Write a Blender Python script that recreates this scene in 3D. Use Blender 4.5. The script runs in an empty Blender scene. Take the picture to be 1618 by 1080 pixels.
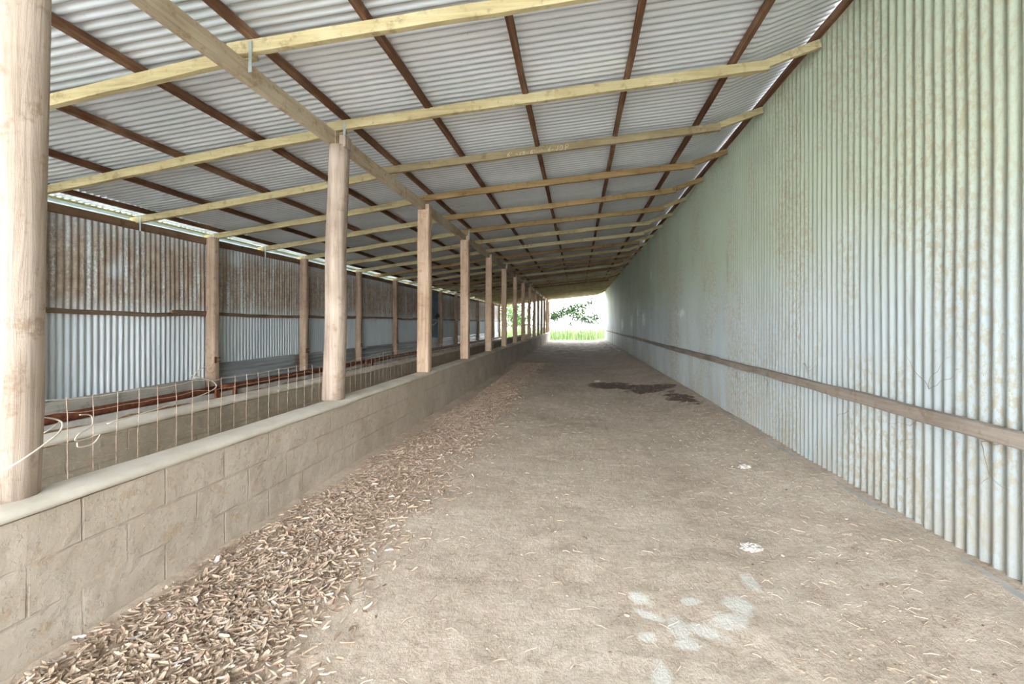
import bpy, bmesh, math, random
from mathutils import Vector, noise, Matrix
R = random.Random(7)
scene = bpy.context.scene
COL = scene.collection
PI = math.pi

# ------------------------------------------------------------------ helpers
def link(name, bm, mat, parent=None, smooth=False, loc=(0, 0, 0)):
    me = bpy.data.meshes.new(name)
    bm.normal_update()
    bm.to_mesh(me); bm.free()
    if mat: me.materials.append(mat)
    if smooth:
        me.polygons.foreach_set('use_smooth', [True] * len(me.polygons))
    o = bpy.data.objects.new(name, me)
    COL.objects.link(o)
    o.location = loc
    if parent: o.parent = parent
    return o

def tag(o, label, cat, group=None, kind=None):
    o['label'] = label
    o['category'] = cat
    if group: o['group'] = group
    if kind: o['kind'] = kind
    return o

def struct(o):
    o['kind'] = 'structure'
    return o

def empty(name, loc):
    o = bpy.data.objects.new(name, None)
    COL.objects.link(o)
    o.location = loc
    o.empty_display_size = 0.1
    return o

def nz(x, y, z):
    return noise.noise(Vector((x, y, z)))

def loft(bm, rings, close=True, caps=True):
    vs = [[bm.verts.new(p) for p in r] for r in rings]
    n = len(vs[0])
    for a, b in zip(vs[:-1], vs[1:]):
        for i in range(n if close else n - 1):
            j = (i + 1) % n
            bm.faces.new((a[i], a[j], b[j], b[i]))
    if caps and close:
        bm.faces.new(list(reversed(vs[0]))); bm.faces.new(vs[-1])
    return vs

def rect_ring(w, h, bev):
    """corners of a chamfered rectangle, w along u, h along v, centred"""
    a, b = w / 2, h / 2
    return [(-a + bev, -b), (a - bev, -b), (a, -b + bev), (a, b - bev),
            (a - bev, b), (-a + bev, b), (-a, b - bev), (-a, -b + bev)]

def plank(bm, p0, p1, w, h, up=(0, 0, 1), seg=0.25, jit=0.003, bev=0.004, bow=0.0, seed=0.0):
    """sawn timber from p0 to p1; w is the thickness sideways, h along up"""
    p0, p1 = Vector(p0), Vector(p1)
    d = p1 - p0
    L = d.length
    t = d.normalized()
    up = Vector(up)
    side = t.cross(up).normalized()
    v = side.cross(t).normalized()
    n = max(2, int(L / seg) + 1)
    ring = rect_ring(w, h, bev)
    rings = []
    for i in range(n + 1):
        f = i / n
        c = p0 + d * f + v * (bow * math.sin(PI * f))
        s = seed + f * L * 1.7
        ou, ov = nz(s, seed, 1.3) * jit * 1.6, nz(s, seed, 9.1) * jit * 1.6
        rr = []
        for k, (a, b) in enumerate(ring):
            q = jit * nz(s * 2.3, seed + k // 2 * 3.1, 4.4)
            rr.append(c + side * (a * (1 + q * 4 / max(w, .02) * .3) + ou) + v * (b + q * .8 + ov))
        rings.append(rr)
    loft(bm, rings)

def tube(bm, pts, r, sides=6, closed=False):
    pts = [Vector(p) for p in pts]
    rings = []
    n = len(pts)
    pu = None
    for i, p in enumerate(pts):
        a = pts[max(0, i - 1)]; b = pts[min(n - 1, i + 1)]
        t = (b - a)
        t = t.normalized() if t.length > 1e-9 else Vector((0, 0, 1))
        if pu is None:
            pu = Vector((0, 0, 1)) if abs(t.z) < .9 else Vector((1, 0, 0))
        s = t.cross(pu).normalized()
        pu = s.cross(t).normalized()
        rr = r if not callable(r) else r(i / (n - 1))
        rings.append([p + (s * math.cos(2 * PI * k / sides) + pu * math.sin(2 * PI * k / sides)) * rr for k in range(sides)])
    loft(bm, rings)

ORD = ['zeroth', 'first', 'second', 'third', 'fourth', 'fifth', 'sixth', 'seventh', 'eighth', 'ninth', 'tenth',
       'eleventh', 'twelfth', 'thirteenth', 'fourteenth', 'fifteenth', 'sixteenth', 'seventeenth', 'eighteenth',
       'nineteenth', 'twentieth', 'twenty-first', 'twenty-second', 'twenty-third', 'twenty-fourth', 'twenty-fifth',
       'twenty-sixth', 'twenty-seventh', 'twenty-eighth', 'twenty-ninth', 'thirtieth']

# ------------------------------------------------------------------ materials
class Mat:
    def __init__(s, name, rough=0.8, metal=0.0, spec=0.3):
        s.m = bpy.data.materials.new(name)
        s.m.use_nodes = True
        s.nt = s.m.node_tree
        s.b = s.nt.nodes['Principled BSDF']
        s.b.inputs['Roughness'].default_value = rough
        s.b.inputs['Metallic'].default_value = metal
        s.b.inputs['Specular IOR Level'].default_value = spec
        s.geo = s.nt.nodes.new('ShaderNodeNewGeometry')
        s.pos = s.geo.outputs['Position']
        x = s.nt.nodes.new('ShaderNodeSeparateXYZ')
        s.l(s.pos, x.inputs[0])
        s.X, s.Y, s.Z = x.outputs
    def l(s, a, b):
        s.nt.links.new(a, b)
    def put(s, sock, v):
        if hasattr(v, 'is_output'): s.l(v, sock)
        elif isinstance(v, (tuple, list)):
            sock.default_value = tuple(v) + ((1.0,) if len(v) == 3 and len(sock.default_value) == 4 else ())
        else: sock.default_value = v
    def scale(s, v):
        n = s.nt.nodes.new('ShaderNodeVectorMath'); n.operation = 'MULTIPLY'
        s.l(s.pos, n.inputs[0]); n.inputs[1].default_value = v
        return n.outputs[0]
    def noise(s, vec, scale=1.0, detail=4, rough=0.6, distort=0.0):
        n = s.nt.nodes.new('ShaderNodeTexNoise')
        s.l(vec, n.inputs['Vector'])
        n.inputs['Scale'].default_value = scale
        n.inputs['Detail'].default_value = detail
        n.inputs['Roughness'].default_value = rough
        n.inputs['Distortion'].default_value = distort
        return n.outputs['Fac']
    def voro(s, vec, scale, feature='F1'):
        n = s.nt.nodes.new('ShaderNodeTexVoronoi'); n.feature = feature
        s.l(vec, n.inputs['Vector']); n.inputs['Scale'].default_value = scale
        return n.outputs['Distance']
    def math(s, op, a, b=0.0, c=None, clamp=False):
        n = s.nt.nodes.new('ShaderNodeMath'); n.operation = op; n.use_clamp = clamp
        s.put(n.inputs[0], a); s.put(n.inputs[1], b)
        if c is not None: s.put(n.inputs[2], c)
        return n.outputs[0]
    def step(s, v, lo, hi):
        n = s.nt.nodes.new('ShaderNodeMapRange'); n.interpolation_type = 'SMOOTHSTEP'
        s.put(n.inputs['Value'], v); n.inputs['From Min'].default_value = lo; n.inputs['From Max'].default_value = hi
        return n.outputs[0]
    def mul(s, a, b): return s.math('MULTIPLY', a, b)
    def ramp(s, fac, stops):
        n = s.nt.nodes.new('ShaderNodeValToRGB')
        e = n.color_ramp.elements
        while len(e) < len(stops): e.new(0.5)
        for i, (p, c) in enumerate(stops):
            e[i].position = p; e[i].color = tuple(c) + (1,)
        s.put(n.inputs[0], fac)
        return n.outputs[0]
    def mix(s, fac, a, b, blend='MIX'):
        n = s.nt.nodes.new('ShaderNodeMix'); n.data_type = 'RGBA'; n.blend_type = blend
        s.put(n.inputs[0], fac); s.put(n.inputs[6], a); s.put(n.inputs[7], b)
        return n.outputs[2]
    def bump(s, h, strength=0.5, dist=0.01, prev=None):
        n = s.nt.nodes.new('ShaderNodeBump')
        n.inputs['Strength'].default_value = strength; n.inputs['Distance'].default_value = dist
        s.l(h, n.inputs['Height'])
        if prev is not None: s.l(prev, n.inputs['Normal'])
        s.l(n.outputs[0], s.b.inputs['Normal'])
        return n.outputs[0]
    def attr(s, name):
        n = s.nt.nodes.new('ShaderNodeAttribute'); n.attribute_name = name
        return n.outputs['Fac']
    def color(s, c): s.put(s.b.inputs['Base Color'], c)
    def ellipse(s, cx, cy, rx, ry, ang=0.0, plane='XY'):
        """1 at the centre, 0 at the rim"""
        a, b = {'XY': (s.X, s.Y), 'YZ': (s.Y, s.Z)}[plane]
        u = s.math('SUBTRACT', a, cx); v = s.math('SUBTRACT', b, cy)
        ca, sa = math.cos(ang), math.sin(ang)
        p = s.math('ADD', s.mul(u, ca / rx), s.mul(v, sa / rx))
        q = s.math('ADD', s.mul(u, -sa / ry), s.mul(v, ca / ry))
        d = s.math('SQRT', s.math('ADD', s.mul(p, p), s.mul(q, q)))
        return s.math('SUBTRACT', 1.0, d)

def srgb(r, g, b):
    f = lambda c: (c / 255 / 12.92) if c <= 10 else ((c / 255 + 0.055) / 1.055) ** 2.4
    return (f(r), f(g), f(b))

def wood(name, lo, mid, hi, axis, dirt=None, dirt_amt=0.0, rough=0.85):
    M = Mat(name, rough)
    st = {'X': (1.2, 26, 26), 'Y': (26, 1.2, 26), 'Z': (26, 26, 1.2)}[axis]
    g = M.noise(M.scale(st), 1.0, 6, .72, .6)
    big = M.noise(M.pos, 1.6, 3, .6)
    info = M.nt.nodes.new('ShaderNodeObjectInfo')
    f = M.math('ADD', M.mul(g, .6), M.mul(big, .45))
    f = M.math('ADD', f, M.mul(M.math('SUBTRACT', info.outputs['Random'], .5), .12))
    c = M.ramp(f, [(.32, lo), (.52, mid), (.72, hi)])
    if dirt:
        d = M.step(M.noise(M.pos, 9.0, 6, .75), .52, .66)
        c = M.mix(M.mul(d, dirt_amt), c, dirt)
    M.color(c)
    M.bump(M.math('ADD', g, M.mul(M.noise(M.pos, 14, 5, .7), .5)), .6, .008)
    return M.m

W_RAFTER = wood('rafter timber', srgb(148, 132, 98), srgb(186, 170, 128), srgb(208, 194, 158), 'X', srgb(120, 98, 66), .5)
W_BROWN = wood('brown rafter timber', srgb(112, 86, 56), srgb(152, 124, 84), srgb(180, 154, 112), 'X', srgb(92, 66, 42), .6)
W_GREY = wood('grey rafter timber', srgb(108, 94, 70), srgb(142, 126, 96), srgb(168, 152, 120), 'X', srgb(92, 76, 54), .5)
W_BEAM = wood('beam timber', srgb(146, 128, 104), srgb(188, 172, 148), srgb(208, 196, 176), 'Y', srgb(140, 104, 66), .6)
W_PURLIN = wood('rusty purlin', srgb(56, 36, 26), srgb(104, 72, 52), srgb(158, 126, 100), 'Y', srgb(120, 58, 26), .6)
W_POST = wood('post timber', srgb(124, 107, 93), srgb(172, 155, 141), srgb(200, 185, 172), 'Z', srgb(138, 112, 90), .6)
W_POST2 = wood('sawn post timber', srgb(136, 112, 90), srgb(182, 156, 132), srgb(208, 184, 160), 'Z', srgb(150, 106, 76), .5)
W_SIDE = wood('side post timber', srgb(120, 98, 80), srgb(166, 142, 122), srgb(190, 168, 148), 'Z', srgb(110, 76, 52), .5)
W_GIRT = wood('girt timber', srgb(98, 78, 60), srgb(134, 112, 92), srgb(160, 140, 120), 'Y', srgb(80, 58, 42), .5)
W_PLATE = wood('plate timber', srgb(84, 60, 44), srgb(118, 92, 70), srgb(140, 114, 92), 'Y', srgb(70, 46, 30), .6)
W_RAIL = wood('weathered rail timber', srgb(118, 107, 97), srgb(160, 148, 137), srgb(184, 173, 162), 'Y', srgb(130, 108, 86), .5)
W_FASCIA = wood('fascia timber', srgb(166, 152, 88), srgb(196, 184, 120), srgb(214, 206, 150), 'Y')
W_PLANK = wood('grey plank', srgb(126, 122, 112), srgb(160, 156, 146), srgb(186, 182, 172), 'Y', srgb(110, 100, 86), .4)
W_BATTEN = wood('pale batten', srgb(150, 146, 140), srgb(190, 186, 180), srgb(210, 208, 204), 'Y')

def simple(name, c, rough=.6, metal=0., var=.25, scale=8.0, spec=.3):
    M = Mat(name, rough, metal, spec)
    n = M.noise(M.pos, scale, 4, .6)
    M.color(M.ramp(n, [(.3, [x * (1 - var) for x in c]), (.7, [min(1, x * (1 + var)) for x in c])]))
    return M.m

def rust(name, a, b, scale=14.0):
    M = Mat(name, .85, 0.0)
    n = M.noise(M.pos, scale, 6, .7)
    M.color(M.ramp(n, [(.35, a), (.65, b)]))
    M.bump(n, .4, .004)
    return M.m

M_RUST = rust('rusty iron', srgb(84, 44, 28), srgb(134, 82, 58))
M_WIRE = rust('rusty wire', srgb(156, 122, 104), srgb(206, 188, 170), 20)
M_PALEWIRE = simple('galvanised wire', srgb(214, 206, 192), .5, .2)
M_STRAP = simple('galvanised strap', srgb(176, 186, 186), .45, .4)
M_GUTTER = simple('pale zinc gutter', srgb(206, 220, 220), .45, .3, .12)
M_HOSE = simple('white hose', srgb(214, 216, 210), .5)
M_BLACK = simple('black plastic', srgb(34, 36, 38), .5)
M_CHALK = simple('white chalk', srgb(226, 218, 196), .95)

# right wall: pale zinc sheets, dust and painted shade in the valleys, green tint higher up, white splashes
PITCH = .076
def right_wall_mat():
    M = Mat('galvanised wall sheets', .5, .15, .4)
    base = M.ramp(M.noise(M.scale((1, .6, .25)), 1.3, 4, .55), [(.3, srgb(182, 193, 197)), (.7, srgb(210, 218, 218))])
    # noise-broken green tint over the upper half
    g = M.mul(M.step(M.math('ADD', M.Z, M.mul(M.noise(M.scale((1, .35, .5)), 1.0, 4, .6), 1.3)), 1.9, 3.1), .75)
    base = M.mix(g, base, srgb(184, 194, 166))
    # caked dust: speckled
    sp = M.noise(M.scale((1, 1, .55)), 38, 5, .75)
    patch = M.noise(M.scale((1, .8, .4)), 1.6, 4, .6)
    dust = M.mul(M.step(sp, .45, .58), M.step(patch, .38, .62))
    base = M.mix(M.mul(dust, .7), base, srgb(176, 164, 136))
    low = M.mul(M.step(M.math('SUBTRACT', 1.0, M.Z), .2, .9), M.step(M.noise(M.scale((1, 1.5, .5)), 3.0, 5, .65), .4, .65))
    base = M.mix(M.mul(low, .55), base, srgb(186, 176, 158))
    # dirt lines caught down some valleys
    ln = M.noise(M.scale((1, 13.2, .7)), 1.0, 3, .7)
    base = M.mix(M.mul(M.step(ln, .62, .74), .35), base, srgb(128, 116, 84))
    # tan grime in the valleys, with the shade of the flutes painted in
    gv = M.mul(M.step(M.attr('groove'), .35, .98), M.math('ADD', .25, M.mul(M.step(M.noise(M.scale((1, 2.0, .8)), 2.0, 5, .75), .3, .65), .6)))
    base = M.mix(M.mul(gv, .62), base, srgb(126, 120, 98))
    spk = M.step(M.noise(M.scale((1, 1, .5)), 60, 3, .6), .70, .76)
    base = M.mix(M.mul(spk, .6), base, srgb(110, 96, 74))
    # white splashes
    w = None
    nn = M.noise(M.scale((1, 1, .6)), 12, 5, .85)
    for cy, cz, ry, rz, k in ((9.36, 1.54, .34, .17, .0), (14.6, 1.50, .55, .36, .06), (17.8, 1.35, .7, .5, .1), (16.0, 1.7, .3, .5, .1), (21.5, 1.3, .9, .5, .12), (13.2, 2.75, .10, .2, .1)):
        e = M.ellipse(cy, cz, ry, rz, 0, 'YZ')
        e = M.step(M.math('ADD', M.mul(M.math('MAXIMUM', e, -.4), .26), M.math('SUBTRACT', nn, .585 + k * .2)), .02, .06)
        w = e if w is None else M.math('MAXIMUM', w, e)
    base = M.mix(w, base, srgb(236, 240, 240))
    M.color(base)
    M.bump(sp, .25, .004)
    return M.m

def left_wall_mat():
    M = Mat('rusting wall sheets', .5, .2, .4)
    base = M.ramp(M.noise(M.scale((1, .8, .3)), 1.5, 4, .6), [(.3, srgb(200, 212, 220)), (.7, srgb(228, 236, 240))])
    band = M.mul(M.step(M.Z, 1.28, 1.75), M.math('SUBTRACT', 1.0, M.mul(M.step(M.Z, 2.3, 2.62), .45)))
    big = M.step(M.math('ADD', M.noise(M.scale((1, .55, .45)), 1.5, 3, .6), M.mul(band, .16)), .40, .54)
    strk = M.noise(M.scale((1, 9, .8)), 1.0, 4, .6)
    fine = M.noise(M.scale((1, 1, .7)), 44, 5, .8)
    m = M.mul(M.mul(band, big), M.step(M.math('ADD', M.mul(strk, .5), M.mul(fine, .6)), .38, .58))
    low = M.mul(M.step(fine, .58, .7), .35)
    m = M.math('MAXIMUM', m, M.mul(low, M.step(M.Z, .9, 1.5)))
    rc = M.ramp(M.noise(M.pos, 6, 5, .7), [(.3, srgb(128, 100, 78)), (.55, srgb(168, 146, 124)), (.75, srgb(188, 170, 150))])
    base = M.mix(M.mul(m, .92), base, rc)
    # the blue painted sheet in the bay by the hose
    blue = M.mul(M.step(M.Y, 16.3, 16.36), M.math('SUBTRACT', 1.0, M.step(M.Y, 18.74, 18.8)))
    pc = M.ramp(M.noise(M.scale((1, 3, 1)), 3, 5, .7), [(.35, srgb(52, 84, 104)), (.7, srgb(92, 130, 146))])
    base = M.mix(M.mul(blue, .85), base, pc)
    M.color(base)
    M.bump(fine, .25, .004)
    return M.m

def roof_mat():
    M = Mat('galvanised roof sheets', .5, .2, .4)
    base = M.ramp(M.noise(M.scale((.7, 1.2, .7)), 1.4, 4, .6), [(.3, srgb(212, 220, 222)), (.5, srgb(224, 228, 234)), (.72, srgb(234, 240, 240))])
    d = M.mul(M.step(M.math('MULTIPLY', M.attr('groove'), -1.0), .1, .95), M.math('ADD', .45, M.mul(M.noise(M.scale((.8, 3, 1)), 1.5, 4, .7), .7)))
    base = M.mix(M.mul(d, .55), base, srgb(112, 108, 106))  # flute shading painted in as grey lines along the corrugations
    sp = M.step(M.noise(M.pos, 50, 3, .6), .68, .74)
    base = M.mix(M.mul(sp, .5), base, srgb(110, 100, 90))
    M.color(base)
    return M.m

def floor_mat():
    M = Mat('trodden dirt', .95, 0, .15)
    big = M.noise(M.pos, .9, 4, .6)
    fine = M.noise(M.scale((1, .8, 1)), 30, 6, .75)
    mid = M.noise(M.scale((1, 1, 1)), 7, 5, .7)
    grit = M.noise(M.scale((1, .8, 1)), 95, 4, .8)
    f = M.math('ADD', M.math('ADD', M.math('ADD', M.mul(big, .38), M.mul(mid, .34)), M.mul(fine, .5)), M.mul(M.math('SUBTRACT', grit, .5), .40))
    f = M.math('SUBTRACT', f, .03)
    c = M.ramp(f, [(.36, srgb(156, 137, 121)), (.52, srgb(202, 184, 167)), (.62, srgb(218, 202, 186)), (.78, srgb(234, 222, 208))])
    # damp dark droppings near the far end, and grey litter
    far = M.mul(M.step(M.Y, 14.0, 25.0), M.step(M.noise(M.scale((1.3, .5, 1)), 2.2, 5, .7), .36, .62))
    c = M.mix(M.mul(far, .6), c, srgb(110, 100, 96))
    pale = M.mul(M.step(M.Y, 9.0, 20.0), M.step(M.noise(M.scale((1, .5, 1)), 16, 3, .6), .62, .68))
    c = M.mix(M.mul(pale, .7), c, srgb(200, 198, 196))
    nn = M.noise(M.pos, 4.0, 6, .65)
    n2 = M.noise(M.pos, 14.0, 5, .7)
    # dark wet stain
    s = M.math('MAXIMUM', M.ellipse(.72, 9.95, .62, .55), M.ellipse(1.45, 9.2, .5, .55, -.9))
    s = M.math('MAXIMUM', s, M.ellipse(1.12, 9.65, .42, .4, -.5))
    s = M.math('MAXIMUM', s, M.mul(M.ellipse(1.72, 7.9, .22, .9, .1), .55))
    s = M.step(M.math('ADD', s, M.mul(M.math('SUBTRACT', nn, .5), 1.6)), .02, .3)
    c = M.mix(M.mul(s, .8), c, srgb(84, 62, 56))
    # bare concrete showing through
    pt = None
    for cx, cy, rx, ry, a in ((.893, 2.46, .055, .11, 0), (.77, 2.25, .085, .11, .3), (.69, 2.14, .12, .08, .2), (.56, 2.06, .13, .05, -.35), (.45, 2.06, .07, .11, 0),
                              (.46, 1.97, .08, .06, 0), (.323, 1.78, .05, .11, 0), (.30, 2.275, .08, .045, -.6), (.335, 2.15, .09, .035, -.6), (.545, 2.27, .06, .04, 0), (.30, 2.0, .05, .04, 0)):
        e = M.ellipse(cx, cy, rx, ry, a)
        pt = e if pt is None else M.math('MAXIMUM', pt, e)
    pt = M.step(M.math('ADD', M.math('ADD', pt, M.mul(M.math('SUBTRACT', nn, .5), 1.5)), M.mul(M.math('SUBTRACT', n2, .5), 1.1)), .0, .55)
    c = M.mix(M.mul(pt, .95), c, srgb(234, 229, 222))
    M.color(c)
    h = M.math('ADD', M.mul(fine, .6), M.mul(mid, .8))
    h = M.math('ADD', h, M.mul(grit, .35))
    M.bump(h, .75, .018)
    return M.m

def block_mat(name, a, b, dark=None):
    M = Mat(name, .95, 0, .15)
    cmb = M.nt.nodes.new('ShaderNodeCombineXYZ')
    M.l(M.math('ADD', M.Y, .41), cmb.inputs[0]); M.l(M.Z, cmb.inputs[1])
    wob = M.noise(M.pos, 5, 3, .6)
    vm = M.nt.nodes.new('ShaderNodeVectorMath'); vm.operation = 'ADD'
    M.l(cmb.outputs[0], vm.inputs[0])
    w2 = M.nt.nodes.new('ShaderNodeCombineXYZ'); M.l(M.mul(wob, .012), w2.inputs[0]); M.l(M.mul(wob, .012), w2.inputs[1])
    M.l(w2.outputs[0], vm.inputs[1])
    br = M.nt.nodes.new('ShaderNodeTexBrick')
    M.l(vm.outputs[0], br.inputs['Vector'])
    br.inputs['Scale'].default_value = 1.0
    br.inputs['Brick Width'].default_value = .40; br.inputs['Row Height'].default_value = .203
    br.inputs['Mortar Size'].default_value = .007; br.inputs['Mortar Smooth'].default_value = .6
    br.offset = .5
    n = M.noise(M.pos, 2.2, 5, .65)
    c = M.ramp(n, [(.3, a), (.7, b)])
    fine = M.noise(M.pos, 26, 5, .75)
    fl = M.step(fine, .55, .68)
    c = M.mix(M.mul(fl, .45), c, srgb(214, 194, 170))
    mud = M.mul(M.step(M.noise(M.pos, 6.5, 5, .75), .56, .66), .4)
    c = M.mix(M.mul(mud, 1.6), c, srgb(176, 152, 126))
    far = M.mul(M.step(M.Y, 9.0, 22.0), M.step(M.noise(M.pos, 3, 4, .7), .35, .6))
    c = M.mix(M.mul(far, .5), c, srgb(126, 120, 118))
    patch = M.step(M.noise(M.scale((1, 1, 1.6)), 3.0, 3, .6), .4, .56)
    mo = M.mul(br.outputs['Fac'], M.math('ADD', M.mul(patch, .8), .12))
    c = M.mix(M.mul(mo, .30), c, srgb(140, 122, 106))
    M.color(c)
    lum = M.step(M.noise(M.pos, 24, 6, .75), .52, .7)
    h = M.math('SUBTRACT', M.math('ADD', M.mul(fine, .6), M.mul(lum, 1.1)), M.mul(mo, 1.0))
    M.bump(h, .5, .014)
    return M.m

def cap_mat():
    M = Mat('smooth plaster cap', .9, 0, .2)
    n = M.noise(M.scale((1, .7, 1)), 3.0, 5, .65)
    c = M.ramp(n, [(.3, srgb(194, 184, 168)), (.55, srgb(218, 211, 200)), (.75, srgb(230, 226, 217))])
    M.color(c)
    M.bump(M.noise(M.pos, 20, 5, .7), .25, .006)
    return M.m

def island_mat(name, stops, rough=.9):
    M = Mat(name, rough, 0, .2)
    M.color(M.ramp(M.geo.outputs['Random Per Island'], stops))
    return M.m

M_CHIPS = island_mat('bark chips', [(.0, srgb(164, 142, 124)), (.3, srgb(190, 168, 148)), (.65, srgb(204, 183, 162)), (.87, srgb(198, 184, 170)), (.95, srgb(198, 164, 142)), (1.0, srgb(206, 202, 202))])
M_STRAW = island_mat('dry straw', [(.0, srgb(160, 138, 114)), (.6, srgb(196, 176, 152)), (1.0, srgb(222, 206, 184))])
M_CLOD = island_mat('dry clods', [(.0, srgb(140, 120, 104)), (.7, srgb(188, 169, 151)), (1.0, srgb(212, 202, 190))])
M_LEAF = island_mat('tree leaves', [(.0, srgb(20, 32, 16)), (.5, srgb(36, 52, 27)), (1.0, srgb(70, 90, 46))], .9)
M_LEAF2 = island_mat('bright leaves', [(.0, srgb(54, 82, 36)), (.5, srgb(84, 116, 56)), (1.0, srgb(124, 148, 84))], .9)
M_GRASS = island_mat('grass blades', [(.0, srgb(84, 104, 58)), (.55, srgb(112, 134, 78)), (1.0, srgb(160, 166, 118))], .7)
M_TRUNK = simple('tree bark', srgb(112, 102, 88), .9)
M_WHITE = simple('white lime', srgb(206, 199, 192), .95, 0, .25, 40)
M_BED = simple('dry bedding', srgb(150, 122, 92), .95, 0, .4, 12)
M_KERB = simple('grey concrete kerb', srgb(196, 193, 187), .9, 0, .2, 6)
M_GROUND = simple('outdoor ground', srgb(206, 204, 194), .95, 0, .12, 2)

# ------------------------------------------------------------------ shed dimensions
XR = 2.08          # tin wall on the right
XC = -2.22         # post row on the block wall
XL = -5.74         # post row along the left wall
END = 35.4
Y0 = -4.6  # roof and tin walls extended unseen behind the camera to hold back sky light
def zb(x):         # underside of the rafters
    pts = [(-6.3, 2.605), (-5.74, 2.69), (-2.22, 3.12), (1.46, 3.47), (2.08, 3.69), (2.4, 3.80)]
    for (a, za), (b, zb_) in zip(pts[:-1], pts[1:]):
        if x <= b:
            return za + (zb_ - za) * (x - a) / (b - a)
    return pts[-1][1]
def floor_z(x, y):
    t = min(1, max(0, (x - 1.05) / .95)); t = t * t * (3 - 2 * t)
    z = .125 * t
    u = (x + 1.62) / .5
    z += .035 * math.exp(-u * u) * max(.0, 1 - y / 16)
    z += .012 * nz(x * 1.3, y * 1.0, 0) + .007 * nz(x * 4, y * 4, 3) + .004 * nz(x * 11, y * 11, 5)
    return z

# ------------------------------------------------------------------ floor, ground
def grid(bm, xs, ys, f):
    vs = [[bm.verts.new((x, y, f(x, y))) for x in xs] for y in ys]
    for a, b in zip(vs[:-1], vs[1:]):
        for i in range(len(xs) - 1):
            bm.faces.new((a[i], a[i + 1], b[i + 1], b[i]))
bm = bmesh.new()
xs = [-3.26, -2.9, -2.5, -2.24] + [-2.2 + .03 * i for i in range(int(4.36 / .03))] + [2.17]
ys = []
y = -4.8
while y < END + .2:
    ys.append(y); y += .1 if y < 1 else .02 * max(1, y / 2.0)
ys.append(END + .2)
grid(bm, xs, ys, floor_z)
struct(link('floor', bm, floor_mat(), smooth=True))

def ground_z(x, y): return -.06 + .03 * nz(x * .3, y * .3, 7) - (0 if y < END else .02)
bm = bmesh.new()
grid(bm, [-60, -30, -16, -10, -8, -6.6, -5, -3, -1, 1, 2.6, 4, 8, 16, 30, 60], [-60, -40, -24, -14, -8, -4, -2, 0, 8, 16, 24, 30, 34, 36, 40, 46, 60, 90, 140], ground_z)
tag(link('ground', bm, M_GROUND, smooth=True), 'bare ground outside around the shed', 'ground', kind='structure')

bm = bmesh.new()
grid(bm, [-5.83 + .09 * i for i in range(28)], [1.3 + .12 * i for i in range(int((END - 1.3) / .12))],
     lambda x, y: (.19 + .05 * nz(x * 3, y * 3, 2) + .02 * nz(x * 12, y * 12, 8)) + (.06 if x < -5.4 else 0))
tag(link('bedding', bm, M_BED, smooth=True), 'brown dirt and straw bedding behind the rear block wall', 'bedding', kind='stuff')

# ------------------------------------------------------------------ corrugated sheets
def wave(y, amp=.011): return amp * math.sin(2 * PI * y / PITCH)

def corrugated_wall(name, x, y0, y1, zlo, zhi, mat, flip, nzs=10, spw=8):
    bm = bmesh.new(); grv = []
    n = int((y1 - y0) / PITCH * spw)
    zs = [i / nzs for i in range(nzs + 1)]
    cols = []
    for i in range(n + 1):
        yy = y0 + (y1 - y0) * i / n
        sheet = int(yy / .762)
        top, bot = zhi(yy), zlo(yy)
        c = []
        for f in zs:
            z = bot + (top - bot) * f
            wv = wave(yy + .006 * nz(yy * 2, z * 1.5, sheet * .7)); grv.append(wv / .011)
            dx = wv + .006 * nz(yy * .9, z * .9, 5) + .002 * (sheet % 2)
            c.append(bm.verts.new((x + dx, yy, z)))
        cols.append(c)
    for a, b in zip(cols[:-1], cols[1:]):
        for k in range(nzs):
            bm.faces.new((a[k], b[k], b[k + 1], a[k + 1]) if flip else (a[k], a[k + 1], b[k + 1], b[k]))
    o = link(name, bm, mat, smooth=True)
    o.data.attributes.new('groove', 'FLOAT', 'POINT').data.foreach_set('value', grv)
    return o

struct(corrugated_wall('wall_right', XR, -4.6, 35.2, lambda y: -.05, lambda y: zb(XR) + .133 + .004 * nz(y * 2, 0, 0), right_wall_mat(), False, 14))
struct(corrugated_wall('wall_left', XL - .115, -4.6, 34.4, lambda y: -.04, lambda y: 2.68, left_wall_mat(), True, 10))

# roof
bm = bmesh.new()
rx = [-6.27, -6.02, -5.75, -5.4, -4.95, -4.5, -4.05, -3.6, -3.16, -2.7, -2.28, -1.85, -1.4, -.95, -.5, -.05, .4, .85, 1.25, 1.46, 1.62, 1.85, 2.1, 2.22, 2.42]
n = int((35.7 - Y0) / PITCH * 8)
rows = []; grv = []
for i in range(n + 1):
    yy = Y0 + (35.7 - Y0) * i / n
    sheet = int(yy / .762)
    r = []
    for k, x in enumerate(rx):
        ph = .010 * nz(x * 1.1, yy * 1.3, sheet * .31)
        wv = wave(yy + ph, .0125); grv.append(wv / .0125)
        dz = wv + .007 * nz(x * 1.4, yy * 1.6, 11) * (1 if k % 2 else .3)
        if x > 1.5: dz += .012 * (x - 1.5)
        r.append(bm.verts.new((x, yy, zb(x) + .163 + dz)))
    rows.append(r)
for a, b in zip(rows[:-1], rows[1:]):
    for k in range(len(rx) - 1):
        bm.faces.new((a[k], b[k], b[k + 1], a[k + 1]))
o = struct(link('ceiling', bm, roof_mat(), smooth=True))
o.data.attributes.new('groove', 'FLOAT', 'POINT').data.foreach_set('value', grv)

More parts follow.
